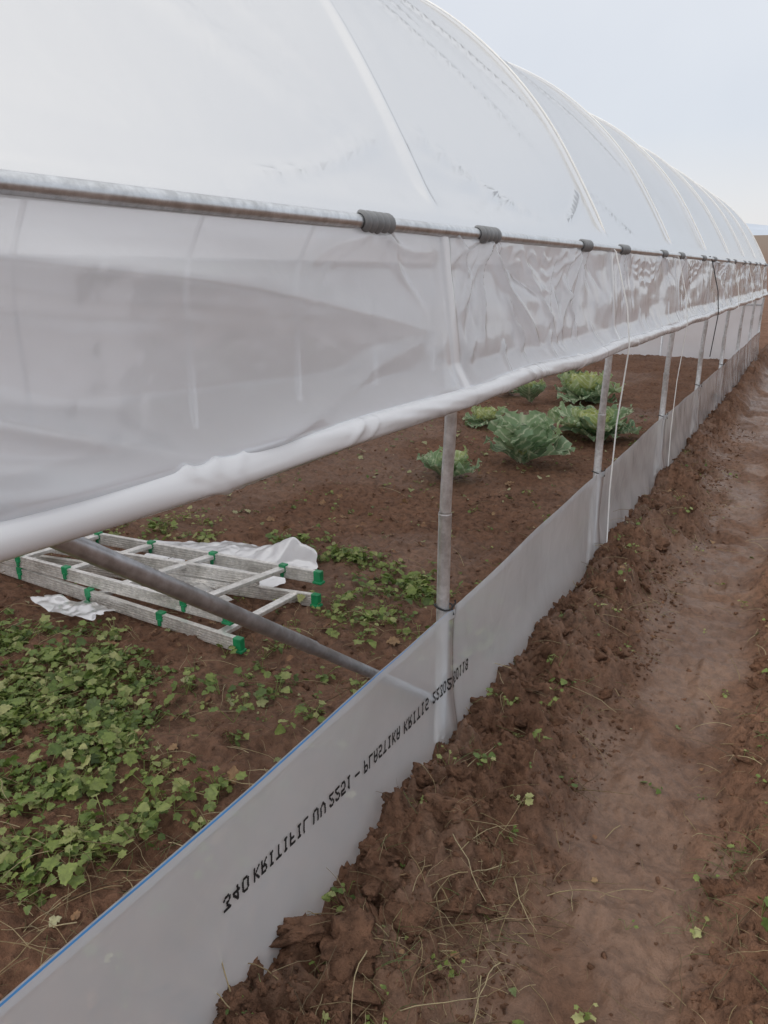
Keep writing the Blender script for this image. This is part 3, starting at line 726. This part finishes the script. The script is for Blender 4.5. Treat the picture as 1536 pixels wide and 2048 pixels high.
def flat(name,fx,fy,n,smin,smax,m,lab):
    L_=[]
    for t in range(3):
        k=n//3;x=fx(k);y=fy(k);z=height(x,y)+.010
        L_.append(scat(LT[t][0]*np.array([1,1,2.6]),LT[t][1],np.stack([x,y,z],-1),rotm(rng.random(k)*6.28,rng.normal(0,.4,k),rng.normal(0,.4,k)),smin+(smax-smin)*rng.random(k)**2,rng.random(k)))
    obj(name,joinS(name,L_,m),kind='stuff',label=lab,category='leaf litter')
flat('leaf_scraps',U(-4.5,-1.05),ynear(.9,9,1.),620,.012,.060,M_debris,'torn pale green leaf scraps on soil')
flat('leaf_scraps',U(-.85,.4),ynear(1.,7,1.),60,.008,.028,M_debris,'small green leaf scraps on trodden soil')
flat('dead_leaves',U(-3,-1.1),ynear(.7,6,1.),240,.02,.070,M_dead,'curled dry brown leaves on soil')
flat('dead_leaves',U(-.85,.4),ynear(1.,6,1.2),60,.012,.04,M_dead,'curled dry brown leaves on soil')
def stalk(seed,seg=7):
    R=random.Random(seed);V=[];F=[];p=np.array([0,0,0.]);a=R.uniform(.05,.4);yaw=0
    for i in range(seg):
        for k in range(3):
            w=.008*(1-.6*i/seg);V.append(p+np.array([0,math.cos(k*2.1)*w,math.sin(k*2.1)*w]))
        p=p+np.array([math.cos(a)*math.cos(yaw),math.sin(yaw)*math.cos(a),math.sin(a)])/seg
        a-=R.uniform(0,.22);yaw+=R.uniform(-.3,.3)
    for i in range(seg-1):
        for k in range(3):
            q=i*3+k;r_=i*3+(k+1)%3;F+=[(q,r_,r_+3),(q,r_+3,q+3)]
    return np.array(V),np.array(F)
ST=[stalk(i) for i in range(6)]
def stalks(name,xyn,smin,smax,m,lab,tilt=.15,pw=1.5):
    L_=[]
    x,y=xyn;n=len(x);tp_=rng.integers(0,6,n);z=height(x,y)+.012
    for t in range(6):
        q=tp_==t;k=q.sum()
        L_.append(scat(ST[t][0],ST[t][1],np.stack([x,y,z],-1)[q],rotm(rng.random(k)*6.28,rng.normal(0,tilt,k),rng.normal(0,tilt,k)),smin+(smax-smin)*rng.random(k)**pw,rng.random(k)))
    obj(name,joinS(name,L_,m),kind='stuff',label=lab,category='straw')
def cl(cx,cy,r,n): return rng.normal(cx,r,n),rng.normal(cy,r,n)
def cat(*a): return np.concatenate([q[0] for q in a]),np.concatenate([q[1] for q in a])
stalks('dry_stalks',cat((U(-.88,-.42)(620),ynear(.8,7,1.5)(620)),(U(-.1,.6)(800),ynear(1.3,8,1.3)(800)),cl(-.55,1.55,.09,130),cl(-.62,1.2,.09,110),cl(-.50,1.35,.09,60),(U(-3.3,-1.2)(1300),ynear(.5,3,1.)(1300)),cl(-1.55,1.1,.15,160),(U(-5,-1.1)(400),ynear(2,9,1.)(400)),(U(-.5,-.1)(80),ynear(1.3,7,1.)(80))),.04,.25,M_straw,'thin dry straw stalks lying on soil',pw=2.2)
stalks('grass_blades',cat(cl(-.77,1.95,.02,16),cl(-.52,1.45,.04,30),cl(-.62,1.2,.05,30),cl(.02,2.0,.05,60),cl(-.02,1.75,.05,60),cl(.1,2.6,.07,40),cl(-.65,2.6,.05,14),cl(-.6,3.7,.06,16),(U(-.85,-.45)(160),ynear(.9,7,1.3)(160)),(U(0,.5)(260),ynear(1.4,7,1.3)(260)),(U(-3,-1.3)(300),ynear(.5,2.4,1)(300))),.03,.12,M_grass,'short green grass blades on the soil',.5)
# ------------------------------------------------------------------ world, sun, camera
w=bpy.data.worlds.new('World');sc.world=w;w.use_nodes=True;nt=w.node_tree;nt.nodes.clear();L=nt.links.new
out=nt.nodes.new('ShaderNodeOutputWorld');bg=nt.nodes.new('ShaderNodeBackground');bg.inputs[1].default_value=.128
sky=nt.nodes.new('ShaderNodeTexSky');sky.sky_type='NISHITA';sky.sun_disc=False
SE=math.radians(42);SR=math.radians(200)
sky.sun_elevation=SE;sky.sun_rotation=SR;sky.dust_density=3
tc=nt.nodes.new('ShaderNodeTexCoord');sp=nt.nodes.new('ShaderNodeSeparateXYZ');L(tc.outputs['Generated'],sp.inputs[0])
rp=ramp(nt,sp.outputs[2],[(0,(.69,.67,.66)),(.15,(.60,.63,.68)),(.5,(.66,.68,.72)),(1,(.94,.93,.92))])
nz=noise(nt,1.8,5,.5,tc.outputs['Generated']);rn2=ramp(nt,nz.outputs[0],[(.3,(.90,.91,.93)),(.7,(1.07,1.06,1.04))])
c=mixc(nt,1.,rp.outputs[0],rn2.outputs[0],'MULTIPLY')
sc10=nt.nodes.new('ShaderNodeVectorMath');sc10.operation='SCALE';sc10.inputs['Scale'].default_value=10;L(c,sc10.inputs[0])
mm=mixc(nt,.90,sky.outputs[0],sc10.outputs[0]);L(mm,bg.inputs[0]);L(bg.outputs[0],out.inputs[0])
sl=bpy.data.lights.new('sun','SUN');sl.energy=1.2;sl.angle=math.radians(15);sl.color=(1,.96,.90)
so=bpy.data.objects.new('sun',sl);link(so)
sd=Vector((math.sin(SR)*math.cos(SE),math.cos(SR)*math.cos(SE),math.sin(SE)))
so.rotation_euler=sd.to_track_quat('Z','Y').to_euler()
cam=bpy.data.cameras.new('camera');co=bpy.data.objects.new('camera',cam);link(co)
co.location=(0,0,1.57);co.rotation_euler=(math.radians(90-17.34),0,math.radians(28.8))
cam.sensor_fit='VERTICAL';cam.sensor_height=36;cam.lens=27.07;cam.clip_start=.05;cam.clip_end=8000
sc.camera=co
sc.view_settings.view_transform='Standard';sc.view_settings.look='None';sc.view_settings.exposure=0
